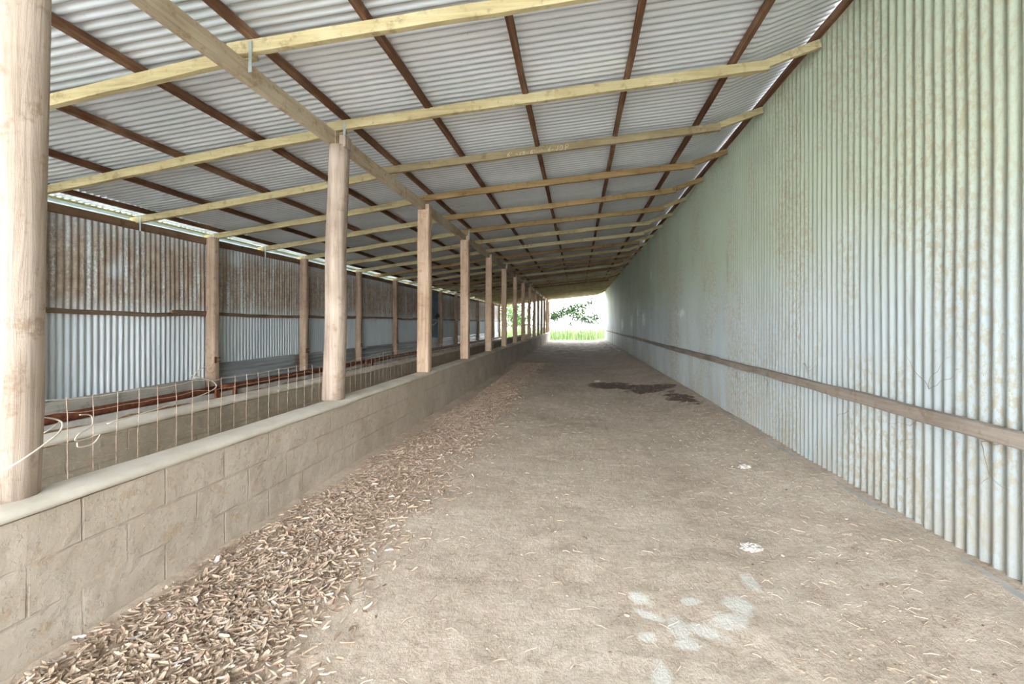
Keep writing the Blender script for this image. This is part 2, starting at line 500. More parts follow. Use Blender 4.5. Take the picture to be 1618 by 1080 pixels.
# ------------------------------------------------------------------ block walls
def block_wall(x_front, x_back, y0, y1, ztop, mat_body, label, seed):
    root = empty('block_wall', ((x_front + x_back) / 2, y0, 0))
    off = Vector(root.location)
    bm = bmesh.new()
    ny = int((y1 - y0) / .06)
    prof = [(x_front, -.08), (x_front, .06), (x_front, .13), (x_front, .2), (x_front, .27), (x_front, .34), (x_front, .41), (x_front, .48), (x_front, .55), (x_front, ztop - .05),
            (x_back, ztop - .05), (x_back, .3), (x_back, -.08)]
    rings = []
    for i in range(ny + 1):
        yy = y0 + (y1 - y0) * i / ny
        rr = []
        for (px, pz) in prof:
            b = .006 * nz(yy * 3, pz * 4, seed) + .004 * nz(yy * 11, pz * 11, seed + 2)
            b += .05 * max(0, .10 - pz) * (.5 + nz(yy * 2, 0, seed))
            rr.append(Vector((px + (b if px == x_front else -b), yy, pz)) - off)
        rings.append(rr)
    loft(bm, rings)
    link('blockwork', bm, mat_body, root, smooth=False)
    bm = bmesh.new()
    w = x_front - x_back
    cx = (x_front + x_back) / 2
    ny = int((y1 - y0) / .07)
    cp = [(-.56, -.062), (-.60, -.03), (-.56, -.006), (-.42, .004), (-.1, .010), (.2, .010), (.42, .002), (.55, -.012), (.60, -.038), (.56, -.066)]
    rings = []
    for i in range(ny + 1):
        yy = y0 - .01 + (y1 - y0 + .02) * i / ny
        d = .012 * nz(yy * 1.4, 1, seed + 5) + .006 * nz(yy * 5, 3, seed + 5)
        rings.append([Vector((cx + u * w * 1.0 + d * (u * 1.0) + .004 * nz(yy * 3, k, seed), yy, ztop + v * (.68 if v < 0 else 1) + d * (.9 if k in (0, 9) else .35))) - off for k, (u, v) in enumerate(cp)])
    loft(bm, rings)
    link('wall_cap', bm, M_CAP, root, smooth=True)
    return tag(root, label, 'wall')
M_CAP = cap_mat()
block_wall(-2.14, -2.30, -2.5, 35.6, .640, block_mat('block wall by the walkway', srgb(176, 162, 146), srgb(204, 192, 178)),
           'low concrete block wall with smooth pale cap beside the dirt walkway, carrying the posts', 1.0)
block_wall(-3.22, -3.38, .45, 35.4, .640, block_mat('rear block wall', srgb(148, 140, 126), srgb(184, 174, 158)),
           'grey concrete block wall behind the post row, in back of the rusty mesh', 21.0)

# ------------------------------------------------------------------ posts
def post_rings(bm, base, top, rx_, ry_, expo, seed, nseg=14, sides=20, taper=.92):
    base, top = Vector(base), Vector(top)
    rings = []
    for i in range(nseg + 1):
        f = i / nseg
        c = base.lerp(top, f) + Vector((.010 * nz(f * 2.5, seed, 0), .010 * nz(f * 2.5, seed, 5), 0))
        s = 1 + (taper - 1) * f
        rr = []
        for k in range(sides):
            a = 2 * PI * k / sides + PI / sides
            ca, sa = math.cos(a), math.sin(a)
            rad = (abs(ca) ** expo + abs(sa) ** expo) ** (-1 / expo)
            rad *= 1 + .06 * nz(math.cos(a) * 1.3, math.sin(a) * 1.3, f * 3 + seed) + .012 * nz(ca * 5, sa * 5, f * 6 + seed)
            rr.append(c + Vector((rx_ * ca * rad * s, ry_ * sa * rad * s, 0)))
        rings.append(rr)
    loft(bm, rings)

POST_Y = [1.61 + 2.42 * k for k in range(14)] + [35.1]
CPOST = {0: ('thick round log post at left edge of photo standing on the low wall cap', .101, 2.0, .085),
         1: ('pale round post standing on the low wall, second from the camera', .094, 2.6, .058),
         2: ('squared pinkish timber post on the low wall, third from the camera', .094, 5.0, .008),
         3: ('squared brown timber post on the low wall, fourth from the camera', .088, 6.0, .006)}
# beam sits on the left part of each post head; the post tongue rises on the walkway side
for k, py in enumerate(POST_Y):
    lab, r, ex, lean = CPOST.get(k, (f'timber post on the low wall, {ORD[k + 1]} from the camera in its row', .078 + .008 * R.random(), 4.5, .01))
    cx = XC + (-.022 if k == 0 else -.005 if k == 1 else 0)
    root = empty('timber_post', (cx, py, .655))
    bm = bmesh.new()
    ztop = 2.982
    xt = lean if k < 2 else lean
    post_rings(bm, (-(lean) / 2 if k < 2 else 0, 0, -.01), (xt / 2 if k < 2 else xt, 0, ztop - .655), r, r, ex, k * 3.7, taper=.90 if k < 2 else .96)
    link('shaft', bm, W_POST if k < 2 else W_POST2, root, smooth=k < 2)
    bm = bmesh.new()
    xo = r * .48 + (xt / 2 if k < 2 else xt)
    plank(bm, (xo + .012, 0, ztop - .68), (xo + .012, 0, ztop - .655 + .085), r * 1.3, r * .62, up=(1, 0, 0), seg=.05, bev=.006, seed=k)
    link('tongue', bm, W_POST if k < 2 else W_POST2, root)
    tag(root, lab, 'post', 'posts on the block wall')

SIDE_Y = [y + .23 for y in POST_Y]
for k, py in enumerate(SIDE_Y):
    if k < 1 or py > 35.5: continue
    root = empty('side_post', (XL, py, .3))
    bm = bmesh.new()
    w = .078 + .006 * R.random()
    ln = .02 * (R.random() - .5)
    post_rings(bm, (0, 0, -.06), (ln, 0, 2.395), w, .072, 3.5, 50 + k * 2.3, taper=.92)
    link('shaft', bm, W_SIDE, root)
    if 1 < k < 7:
        bm = bmesh.new()
        plank(bm, (.081, -.03, .42), (.081, -.03, .52), .012, .04, up=(0, 1, 0), seg=.05, bev=.002)
        plank(bm, (.081, .0, .44), (.081, .06, .44), .012, .016, seg=.05, bev=.002)
        plank(bm, (.081, .0, .50), (.081, .06, .50), .012, .016, seg=.05, bev=.002)
        h = link('hinge', bm, M_RUST, root); h['label'] = 'rusty iron hinge plate'
    if k == 1:
        lab = 'timber post on the left tin wall, mostly behind the thick round log post'
    else:
        lab = f'timber post along left tin wall, {ORD[k - 1]} to the right of the log'
    tag(root, lab, 'post', 'posts along the left wall')

# ------------------------------------------------------------------ beam, in lengths
bx = XC - .028
segs = [(Y0, 4.0)] + [(4.0 + 4.84 * i, min(END, 4.0 + 4.84 * (i + 1))) for i in range(7) if 4.0 + 4.84 * i < END]
for i, (a, b) in enumerate(segs):
    bm = bmesh.new()
    dx = .006 * (i % 2)
    plank(bm, (0, 0.002, 0), (0, b - a - .002, 0), .052, .136, seg=.2, jit=.004, bev=.005, seed=i * 7.0)
    o = link('support_beam', bm, W_BEAM, loc=(bx + dx, a, 2.984 + .068))
    tag(o, f'long timber beam over the post row, {ORD[i + 1]} length from the camera', 'beam', 'beam lengths over the posts')

# ------------------------------------------------------------------ rafters
def strap_bm(x, y, z0, z1, face=-1):
    bm = bmesh.new()
    pts = [(x, y, z1), (x + .002, y - .004, (z0 + z1) / 2), (x, y, z0)]
    plank(bm, pts[0], pts[2], .004, .024, up=(1, 0, 0), seg=.04, bev=.001, jit=.004)
    return bm
RAFT_Y = [1.61 + 1.21 * k for k in range(1, 28)] + [35.12]
def tone(k):
    if k == 3: return W_GREY
    if k in (4, 5, 6, 9, 11, 12, 14, 17, 18): return W_BROWN
    return W_RAFTER
RD, RW = .084, .048
for i, ry_ in enumerate(RAFT_Y):
    k = i + 1
    # walkway rafter
    x0, x1 = -2.30, 1.62
    root = empty('rafter', (x0, ry_, zb(-2.22)))
    bm = bmesh.new()
    sl = .095
    z0 = (x0 + 2.22) * sl
    plank(bm, (0, 0, z0 + RD / 2), (x1 - x0 + R.uniform(-.08, .05), 0, z0 + (x1 - x0) * sl + RD / 2), RW, RD, seg=.2, jit=.005, bev=.003, bow=R.uniform(-.012, .012), seed=k * 5.1)
    link('timber', bm, tone(k), root)
    if k in (1, 2, 6, 10, 14):
        bm = strap_bm(.17, -RW / 2 - .006, -.13, .075)
        s = link('strap', bm, M_STRAP, root); s['label'] = 'bent galvanised strap'
    if k == 3:   # the sawmill chalk marks
        S = {'6': [[(.9, 1), (.45, .8), (.1, .35), (.3, 0), (.75, .1), (.75, .45), (.35, .5), (.12, .3)]],
             "'": [[(.3, 1), (.2, .75)]],
             '1': [[(.7, .9), (.3, 0)]],
             '8': [[(.75, .85), (.3, .95), (.25, .6), (.7, .4), (.6, 0), (.2, .1), (.35, .45), (.8, .8)]],
             '-': [[(.1, .5), (.9, .55)]],
             '.': [[(.4, .3), (.5, .1)]],
             'J': [[(.75, 1), (.65, .2), (.35, 0), (.05, .25)]],
             'O': [[(.5, 1), (.1, .6), (.2, .05), (.6, 0), (.95, .5), (.8, .95), (.5, 1)]],
             'P': [[(.25, -.25), (.45, .95), (.75, 1.05), (1.1, .8), (.85, .45), (.35, .4)]]}
        text = [('6', 0, .048), ("'", .045, .04), ('-', .10, .03), ('1', .14, .04), ('8', .18, .042), ('-', .22, .03), ('6', .27, .045), ("'", .31, .04), ("'", .40, .035),
                ('6', .475, .04), ('-', .515, .03), ('J', .56, .05), ('O', .605, .05), ('P', .66, .055)]
        for ch, xx, s in text:
            bm = bmesh.new()
            for st in S[ch]:
                pts = []
                for (u, v) in st:
                    px_ = 1.49 + xx + u * s * .8
                    pz_ = z0 + px_ * sl + .014 + v * s
                    pts.append((px_, -RW / 2 - .0045, pz_))
                tube(bm, pts, .0022, 5)
            c = link('chalk_mark', bm, M_CHALK, root); c['label'] = 'white chalk character'
    col = {W_RAFTER: 'pale yellowish', W_BROWN: 'brown', W_GREY: 'dusty grey-brown'}[tone(k)]
    extra = ', with chalk writing' if k == 3 else ''
    tag(root, f'{col} rafter over the walkway, {ORD[k]} from the camera{extra}', 'rafter', 'rafters over the walkway')
    # splice to the right wall
    bm = bmesh.new()
    xa, xb = 1.42, 2.045
    za, zc = zb(1.42), zb(2.045)
    yy = RW + .002
    plank(bm, (0, 0, 0), (xb - xa, 0, zc - za), RW * .9, RD * .82, seg=.15, jit=.004, bev=.003, seed=k * 3.3)
    o = link('rafter_splice', bm, W_RAFTER if tone(k) is W_RAFTER or k % 3 == 0 else tone(k), loc=(xa, ry_ + yy, za + RD * .42))
    tag(o, f'short splice timber up to the right tin wall, {ORD[k]} from the camera', 'rafter', 'splices at the right wall')
    # left bay rafter
    x0, x1 = -5.90, -2.16
    root = empty('rafter', (x0, ry_ + RW + .004 + .22, zb(x0) - .004))
    bm = bmesh.new()
    dz = zb(x1) - zb(x0)
    plank(bm, (0, 0, RD / 2), (x1 - x0, -.22, dz + RD / 2), RW, RD, seg=.2, jit=.005, bev=.003, bow=R.uniform(-.012, .012), seed=k * 8.7 + 100)
    m = W_BROWN if k in (9, 12, 13, 16) else W_RAFTER
    link('timber', bm, m, root)
    bm = strap_bm(.17, -RW / 2 - .012, -.10, .085)
    if k <= 8:
        s = link('strap', bm, M_STRAP, root); s['label'] = 'bent galvanised strap'
    else:
        bm.free()
    tag(root, f"{'brown' if m is W_BROWN else 'pale yellowish'} rafter over the left bay, {ORD[k]} from the camera", 'rafter', 'rafters over the left bay')

# ------------------------------------------------------------------ purlins
PX = [2.035, 1.32, .43, -.46, -1.35, -2.14, -3.07, -3.96, -4.83, -5.66]
for i, x in enumerate(PX):
    bm = bmesh.new()
    plank(bm, (0, 0, 0), (0, END - Y0 - .1, 0), .046, .060, seg=.3, jit=.004, bev=.004, seed=i * 13.0 + 5)
    lift = .004 if x > 2 else 0
    o = link('purlin', bm, W_PURLIN, loc=(x, Y0 + .05, zb(x) + RD + .031 + lift))
    if i == 0: lab = 'dark rusty brown purlin along the top of the right tin wall'
    elif i == 5: lab = 'rusty brown purlin running just beside the long beam over the posts'
    elif i == 9: lab = 'rusty brown purlin along the left eave above the left tin wall'
    else: lab = f'rusty brown purlin under the tin roof, {ORD[i + 1]} counted from the right tin wall'
    tag(o, lab, 'purlin', 'purlins under the roof')

# ------------------------------------------------------------------ left wall timbers
for i in range(len(SIDE_Y) - 1):
    a, b = SIDE_Y[i], min(SIDE_Y[i + 1], 34.4)
    if b - a < .5: continue
    if i == 0: a = 1.3
    where = 'bay nearest the camera' if i == 0 else f'{ORD[i + 1]} bay from the camera'
    bm = bmesh.new()
    plank(bm, (0, .005, 0), (0, b - a - .005, R.uniform(-.02, .02)), .05, .052, seg=.12, jit=.009, bev=.004, bow=R.uniform(-.02, .01), seed=i * 4.0 + 40)
    if i % 2: plank(bm, (.02, (b - a) * .72, .012), (.02, b - a - .06, .012), .04, .05, seg=.1, jit=.006, seed=i)
    o = link('girt', bm, W_GIRT, loc=(XL - .075, a, 1.50))
    tag(o, f'rough girt halfway up left tin wall, {where}', 'rail', 'girts on the left wall')
    bm = bmesh.new()
    plank(bm, (0, .003, 0), (0, b - a - .003, 0), .036, .10, seg=.2, jit=.004, bev=.003, seed=i * 9.0 + 70)
    o = link('top_plate', bm, W_PLATE, loc=(XL - .081, a, 2.638))
    tag(o, f'dark brown board topping left tin wall, {where}', 'board', 'top boards on the left wall')

bm = bmesh.new()
tube(bm, [(0, .0, 0), (0, 8, .004), (0, 16, -.004), (0, 24, .003), (0, 33, 0)], .040, 12)
o = link('gutter', bm, M_GUTTER, loc=(XL - .20, 1.3, 2.725))
tag(o, 'pale round zinc gutter seen through the gap above the left tin wall', 'gutter')
bm = bmesh.new()
plank(bm, (0, 0, 0), (0, 33.2, 0), .022, .05, seg=.4, jit=.003, bev=.002, seed=3)
o = link('fascia_board', bm, W_FASCIA, loc=(XL - .250, 1.3, 2.780))
tag(o, 'yellowish fascia board behind the pale gutter under the left eave', 'board')

# lower left: kerb, rusty rail, grey plank, horizontal sheets
bm = bmesh.new()
ny = 120
rings = []
for i in range(ny + 1):
    yy = 33.0 * i / ny
    d = .006 * nz(yy * 2, 3, 3)
    rings.append([Vector((x + d, yy, z + d)) for x, z in ((-.05, -.32), (.05, -.32), (.05, .12), (.042, .128), (-.042, .128), (-.05, .12))])
loft(bm, rings)
o = link('concrete_kerb', bm, M_KERB, loc=(-5.48, 1.3, .165))
tag(o, 'grey concrete kerb under the rusty pipe by the left tin wall', 'kerb')
for i, (a, b) in enumerate([(1.3, 6.45), (6.5, 11.3), (11.35, 16.1), (16.15, 21.0), (21.05, 27.0), (27.05, 34.0)]):
    root = empty('rusty_rail', (-5.47, a, .345))
    bm = bmesh.new()
    n = int((b - a) / .25)
    tube(bm, [(.005 * nz(j, i, 0), (b - a) * j / n, .008 * nz(j * .7, i, 4)) for j in range(n + 1)], .052, 10)
    link('pipe', bm, M_RUST, root, smooth=True)
    bm = bmesh.new()
    plank(bm, (.058, .25, .03), (.058, .25, -.14), .03, .07, up=(0, 1, 0), seg=.05, bev=.003)
    link('bracket', bm, M_RUST, root)
    bm = bmesh.new()
    plank(bm, (.058, b - a - .06, .03), (.058, b - a - .06, -.14), .03, .07, up=(0, 1, 0), seg=.05, bev=.003)
    link('bracket', bm, M_RUST, root)
    tag(root, f'rusty iron pipe rail above the concrete kerb, {ORD[i + 1]} length from the camera', 'rail', 'rusty rails along the kerb')
bm = bmesh.new()
plank(bm, (0, 0, 0), (0, 5.0, .05), .04, .16, seg=.25, jit=.006, bev=.004, seed=77)
o = link('grey_plank', bm, W_PLANK, loc=(-5.60, 1.35, .395))
tag(o, 'weathered grey plank at the foot of the left tin wall, in the nearest bay', 'plank')

M_HS = None
def hsheet_mat():
    M = Mat('weathered sheet panel', .55, .2, .4)
    c = M.ramp(M.noise(M.scale((1, .5, 6)), 1.5, 4, .6), [(.3, srgb(142, 150, 152)), (.7, srgb(188, 196, 198))])
    M.color(c)
    return M.m
M_HS = hsheet_mat()
for i in range(2, len(SIDE_Y) - 2):
    a, b = SIDE_Y[i] + .09, SIDE_Y[i + 1] - .09
    if b > 34.4: continue
    bm = bmesh.new()
    nyy, nzz = 12, 44
    vs = []
    far = i >= 6
    for j in range(nyy + 1):
        f = j / nyy
        yy = (b - a) * f
        sag = (.10 * math.sin(PI * f) * (1 if i == 6 else .25) if far else 0) + .01 * nz(yy, i, 0)
        r = []
        for q in range(nzz + 1):
            g = q / nzz
            z = g * (.36 + sag)
            xo = .02 * (1 - g) + .0085 * math.sin(2 * PI * z / PITCH) + .006 * nz(yy * 2, g * 2, i)
            r.append(bm.verts.new((xo, yy, z)))
        vs.append(r)
    for p, q_ in zip(vs[:-1], vs[1:]):
        for q in range(nzz):
            bm.faces.new((p[q], q_[q], q_[q + 1], p[q + 1]))
    o = link('sheet_panel', bm, M_HS, loc=(XL - .06, a, .34), smooth=True)
    sm = o.modifiers.new('thickness', 'SOLIDIFY'); sm.thickness = .0015
    tag(o, f'low ridged grey tin panel, left wall foot, {ORD[i + 1]} bay from the camera', 'panel', 'low tin panels on the left')

# hoses and a small black lamp on the left girts
def hose(y0, y1, z, sag, lab, n=20):
    bm = bmesh.new()
    pts = []
    for j in range(n + 1):
        f = j / n
        pts.append((.01 * nz(j * .4, 0, y0), (y1 - y0) * f, -sag * math.sin(PI * f) + .02 * nz(f * 3, y0, 1)))
    tube(bm, pts, .012, 8)
    o = link('hose', bm, M_HOSE, loc=(XL + .09, y0, z), smooth=True)
    tag(o, lab, 'hose', 'hoses hanging on the left girts')
hose(16.45, 18.2, 1.50, .22, 'white hose drooping from the girt in front of the dark blue sheets')
hose(20.9, 23.0, 1.52, .12, 'white hose sagging between far left posts, nearer of two')
hose(25.7, 27.9, 1.52, .10, 'white hose sagging between far left posts, farther of two')
root = empty('work_lamp', (XL - .02, 18.2, 1.56))
bm = bmesh.new()
bmesh.ops.create_cone(bm, cap_ends=True, segments=14, radius1=.05, radius2=.10, depth=.12, matrix=Matrix.Translation((.07, 0, .08)) @ Matrix.Rotation(-1.1, 4, 'Y'))
link('lamp_head', bm, M_BLACK, root)
bm = bmesh.new()
tube(bm, [(0, 0, -.05), (.0, 0, .03), (.05, 0, .07)], .014, 6)
link('lamp_bracket', bm, M_BLACK, root)
tag(root, 'small black work lamp on the left girt in front of the dark blue sheets', 'lamp')

# ------------------------------------------------------------------ rusty mesh fence
fx = -3.06
root = empty('mesh_fence', (fx, 1.75, .2))
stY = [1.86 + .15 * i for i in range(99)]
def ftop(y): return .868 + .06 * math.exp(-(y - 1.8) / .9) + .03 * nz(y * .9, 0, 4) - (.10 * math.exp(-((y - 5.45) / .35) ** 2)) + .012 * nz(y * 4, 3, 3)
def fdx(y): return .03 * nz(y * .8, 9, 2) + .012 * nz(y * 5, 2, 2)
levels = [0, .085, .27, .39, .5]
for j, lv in enumerate(levels):
    bm = bmesh.new()
    pts = []
    yy = 1.72
    while yy < stY[-1] + .05:
        pts.append((fdx(yy) + .004 * nz(yy * 9, j, 0), yy - 1.75, ftop(yy) - lv - .2 + .012 * nz(yy * 6, j * 3, 1)))
        yy += .05
    tube(bm, pts, .0022 if j else .0028, 5)
    w = link('line_wire', bm, M_PALEWIRE if j == 0 else M_WIRE, root)
    if j == 0: w['label'] = 'pale top wire'
for y in stY:
    bm = bmesh.new()
    t = ftop(y)
    lean = .03 * nz(y * 3, 7, 7)
    tube(bm, [(fdx(y), y - 1.75 + lean * .3, t - .2 + .012), (fdx(y) + .004, y - 1.75, t - .30), (fdx(y) - .003, y - 1.75 - .3 * lean, t - .5), (fdx(y), y - 1.75 - .4 * lean, -.185)], .0022, 5)
    link('stay_wire', bm, M_WIRE, root)
tag(root, 'rusty wire mesh fence sagging along the grey block wall behind the posts', 'fence')

bm = bmesh.new()
pts = [(-2.02, 1.50, .85), (-2.085, 1.54, .885), (-2.12, 1.62, .925), (-2.20, 1.735, .975), (-2.33, 1.755, .985), (-2.6, 1.78, .95), (-2.85, 1.80, .90), (-3.03, 1.83, .88)]
def crv(pts, n=6):
    out = []
    P = [Vector(p) for p in pts]
    for i in range(len(P) - 1):
        p0, p1, p2, p3 = P[max(0, i - 1)], P[i], P[i + 1], P[min(len(P) - 1, i + 2)]
        for j in range(n):
            t = j / n
            out.append(.5 * ((2 * p1) + (p2 - p0) * t + (2 * p0 - 5 * p1 + 4 * p2 - p3) * t * t + (3 * p1 - p0 - 3 * p2 + p3) * t ** 3))
    out.append(P[-1])
    return out
pts = [(-2.13, 1.50, .80), (-2.10, 1.535, .83), (-2.095, 1.60, .868), (-2.125, 1.685, .905), (-2.20, 1.74, .935), (-2.4, 1.78, .94), (-2.75, 1.81, .93), (-3.03, 1.83, .90)]
tube(bm, crv(pts), .0035, 6)
o = link('tie_wire', bm, M_PALEWIRE)
tag(o, 'pale tie wire wrapped round the thick round log post', 'wire')
def loose(pts, lab, r=.004):
    bm = bmesh.new(); tube(bm, crv(pts), r, 6)
    tag(link('loose_wire', bm, M_PALEWIRE, smooth=True), lab, 'wire', 'loose wires on the mesh')
loose([(-3.03, 2.02, .60), (-3.06, 2.2, .66), (-3.05, 2.36, .73), (-3.08, 2.44, .76)], 'short pale loose wire resting on the mesh beside the log post')
loose([(-3.02, 2.66, .70), (-3.0, 3.0, .735), (-3.02, 3.35, .76), (-3.05, 3.58, .80), (-3.06, 3.56, .86), (-3.08, 3.4, .92), (-3.06, 3.36, .93)], 'long pale loose wire bent back in a hook on the rusty mesh')
loose([(-3.06, 3.36, .90), (-3.06, 3.41, .96), (-3.07, 3.55, 1.0)], 'short pale wire end sticking up above the rusty mesh', .003)
loose([(-3.02, 2.5, .79), (-3.04, 2.58, .77), (-3.02, 2.57, .71), (-3.0, 2.48, .68), (-3.0, 2.46, .645), (-3.0, 2.53, .64), (-3.0, 2.6, .65), (-3.0, 2.56, .60), (-3.0, 2.48, .60), (-3.0, 2.47, .63)], 'curly pale wire loops hanging on the rusty mesh')

# ------------------------------------------------------------------ right wall rail, kerb strip, batten
rl = [(-1.0, 3.86), (3.86, 6.9), (6.9, 10.4), (10.4, 14.2), (14.2, 18.6), (18.6, 23.5), (23.5, 29.0), (29.0, 35.0)]
for i, (a, b) in enumerate(rl):
    bm = bmesh.new()
    w, h = (.062, .078) if i % 2 == 0 else (.056, .07)
    plank(bm, (0, .004, 0), (0, b - a - .004, R.uniform(-.006, .006)), w, h, seg=.12, jit=.006, bev=.006, seed=i * 6.6)
    o = link('wall_rail', bm, W_RAIL, loc=(XR - .012 - w / 2, a, .812 - (0 if i % 2 == 0 else .004)))
    tag(o, f'weathered timber rail low along the right tin wall, {ORD[i + 1]} length from the camera', 'rail', 'rail lengths on the right wall')

bm = bmesh.new()
pts = []
yy = 1.5
rings = []
while yy < 34.8:
    lift = .010 * nz(yy * 1.6, 0, 9)
    xo = 1.985 + .006 * nz(yy * 2, 4, 4)
    z = floor_z(1.985, yy) + lift - .004
    rings.append([(xo - .022, yy, z - .02), (xo + .022, yy, z - .02), (xo + .022, yy, z + .006), (xo - .022, yy, z + .002)])
    yy += .10
loft(bm, rings)
o = link('sill_strip', bm, M_KERB)
tag(o, 'thin grey concrete strip showing through dirt along the right tin wall', 'kerb')
bm = bmesh.new()
plank(bm, (0, 0, 0), (-.1, 8.5, 0), .09, .05, seg=.5, jit=.006, seed=5)
o = link('batten', bm, W_BATTEN, loc=(1.80, 20.0, .145))
tag(o, 'pale batten lying on the dirt beside the right wall near the far opening', 'batten')

# end rails across the left bay opening
for j, z in enumerate((1.17,)):
    bm = bmesh.new()
    plank(bm, (0, 0, 0), (3.3, 0, .05), .05, .09, seg=.3, jit=.006, seed=j)
    o = link('end_rail', bm, W_GIRT, loc=(-5.7, 35.0, z))
    tag(o, 'dark timber rail across the far end opening of the left bay', 'rail')

# a white painted door post sheet at the end of left wall
bm = bmesh.new()
plank(bm, (0, 0, 0), (0, 0, 2.2), .5, .04, up=(1, 0, 0), seg=.4, jit=.002, bev=.003)
o = link('end_board', bm, simple('pale blue board', srgb(200, 222, 226), .7), loc=(-5.60, 33.8, .3))
tag(o, 'pale blue upright board at the far end of the left tin wall', 'board')

# ------------------------------------------------------------------ litter on the floor
R2 = random.Random(11)
def chip(bm, c, L, W, yaw, pitch, roll, curl, z0):
    m = Matrix.Translation(c) @ Matrix.Rotation(yaw, 4, 'Z') @ Matrix.Rotation(pitch, 4, 'X') @ Matrix.Rotation(roll, 4, 'Y')
    ws = [R2.uniform(.2, .7), R2.uniform(.7, 1), R2.uniform(.8, 1.1), R2.uniform(.6, 1), R2.uniform(.1, .6)]
    vs = []
    for i, w in enumerate(ws):
        t = (i / 4 - .5) * L
        z = curl * L * (4 * (i / 4 - .5) ** 2) * .5
        a = bm.verts.new(m @ Vector((-W * w / 2, t, z + W * .2)))
        b = bm.verts.new(m @ Vector((0, t, z)))
        d = bm.verts.new(m @ Vector((W * w / 2, t, z + W * .2)))
        vs.append((a, b, d))
    for p, q in zip(vs[:-1], vs[1:]):
        bm.faces.new((p[0], p[1], q[1], q[0])); bm.faces.new((p[1], p[2], q[2], q[1]))

bm = bmesh.new()
cnt = 0
while cnt < 26000:
    y = 1.15 + (R2.random() ** 2.0) * 14
    x = R2.gauss(-1.60, .25) if R2.random() < .85 else R2.uniform(-2.1, -.9)
    lim = -2.06 + .10 * nz(y * 1.5, 0, 1) + .04 * max(0, y - 2.5) * (1 if y < 6 else 1)
    hi = -1.14 + .13 * nz(y * 1.3, 5, 1)
    if x < min(lim, -1.85) or x > hi + (.5 * R2.random() ** 3): continue
    if x < -2.12: continue
    sc = R2.uniform(.55, 1.35) * (1.0 if y < 6 else 1.25)
    L = .043 * sc; W = .0145 * sc * R2.uniform(.6, 1.3)
    chip(bm, Vector((x, y, floor_z(x, y) + .004 + R2.random() ** 2 * .014)), L, W, R2.uniform(0, 2 * PI), R2.gauss(0, .2), R2.gauss(0, .28), R2.uniform(-.15, .3), 0)
    cnt += 1
o = link('bark_chips', bm, M_CHIPS)
tag(o, 'band of pale curled bark chips and dry leaves along the block wall', 'chips', kind='stuff')

bm = bmesh.new()
for i in range(3000):
    y = 1.1 + (R2.random() ** 1.8) * 20
    x = R2.uniform(-2.1, 1.98) if R2.random() < .6 else R2.gauss(1.55, .28)
    if x > 2.0 or x < -2.1: continue
    z = floor_z(x, y) + .003
    L = R2.uniform(.012, .065); a = R2.uniform(0, PI); b = R2.gauss(0, .35)
    d = Vector((math.cos(a), math.sin(a), 0)); s = Vector((-d.y, d.x, 0)) * R2.uniform(.0007, .0016)
    p0 = Vector((x, y, z)); p1 = p0 + d * L * .5 + Vector((0, 0, R2.uniform(.001, .007))); d2 = Matrix.Rotation(b, 3, 'Z') @ d; p2 = p1 + d2 * L * .5 - Vector((0, 0, .002))
    if max(p1.x, p2.x) > 2.04 or min(p1.x, p2.x) < -2.12: continue
    up = Vector((0, 0, .002))
    q = [[bm.verts.new(p - s), bm.verts.new(p + up), bm.verts.new(p + s)] for p in (p0, p1, p2)]
    for u, v in zip(q[:-1], q[1:]):
        bm.faces.new((u[0], u[1], v[1], v[0])); bm.faces.new((u[1], u[2], v[2], v[1]))
o = link('straw', bm, M_STRAW)
tag(o, 'loose dry straw stalks scattered over the dirt floor', 'straw', kind='stuff')

bm = bmesh.new()
for i in range(2600):
    y = 1.1 + (R2.random() ** 1.7) * 22
    x = R2.uniform(-2.1, 1.98) if R2.random() < .55 else R2.gauss(1.5, .35)
    if x > 1.99 or x < -2.08: continue
    r = R2.uniform(.002, .0075) * (1.7 if R2.random() < .05 else 1)
    z = floor_z(x, y)
    m = Matrix.Translation((x, y, z + r * .15)) @ Matrix.Rotation(R2.uniform(0, 6), 4, 'Z') @ Matrix.Diagonal((r * R2.uniform(1, 2.2), r * R2.uniform(.8, 1.3), r * .6, 1))
    ret = bmesh.ops.create_icosphere(bm, subdivisions=1, radius=1, matrix=m)
    for v in ret['verts']:
        v.co += Vector((R2.uniform(-1, 1), R2.uniform(-1, 1), R2.uniform(-1, 1))) * r * .22
o = link('dirt_clods', bm, M_CLOD)
tag(o, 'small dry clods and pebbles scattered over the dirt floor', 'clods', kind='stuff')

def lump(x, y, rx_, ry_, h, lab, seed, mat=M_WHITE):
    bm = bmesh.new()
    bmesh.ops.create_icosphere(bm, subdivisions=4, radius=1)
    for v in bm.verts:
        n_ = nz(v.co.x * 2.2 + seed, v.co.y * 2.2, v.co.z * 2.2) * .45 + abs(nz(v.co.x * 6, v.co.y * 6 + seed, v.co.z * 6)) * .35
        s = 1 + n_ - .15
        v.co = Vector((v.co.x * rx_ * s, v.co.y * ry_ * s, max(-.3, v.co.z) * h * (s + .3 * nz(v.co.x * 5, v.co.y * 5, seed))))
    o = link('lime_lump', bm, mat, loc=(x, y, floor_z(x, y) + h * .12))
    tag(o, lab, 'lump', 'white lumps on the floor')
def fl(px, py, z=0.03):
    d = 720 * (1.35 - z) / (py - 510)
    X = (px - 912.3) * d / 723.3
    return X, (d + .0958 * X) / .9954
x, y = fl(1187, 858); lump(x, y, .062, .055, .022, 'crumbly white lump on the dirt, larger one nearest the camera', 3)
x, y = fl(1178, 743); lump(x, y, .055, .05, .02, 'small crumbly white lump on the dirt, farther along toward the right wall', 9)
x, y = fl(944, 600); lump(x, y, .07, .07, .02, 'pale lump lying in the dark wet stain', 14)

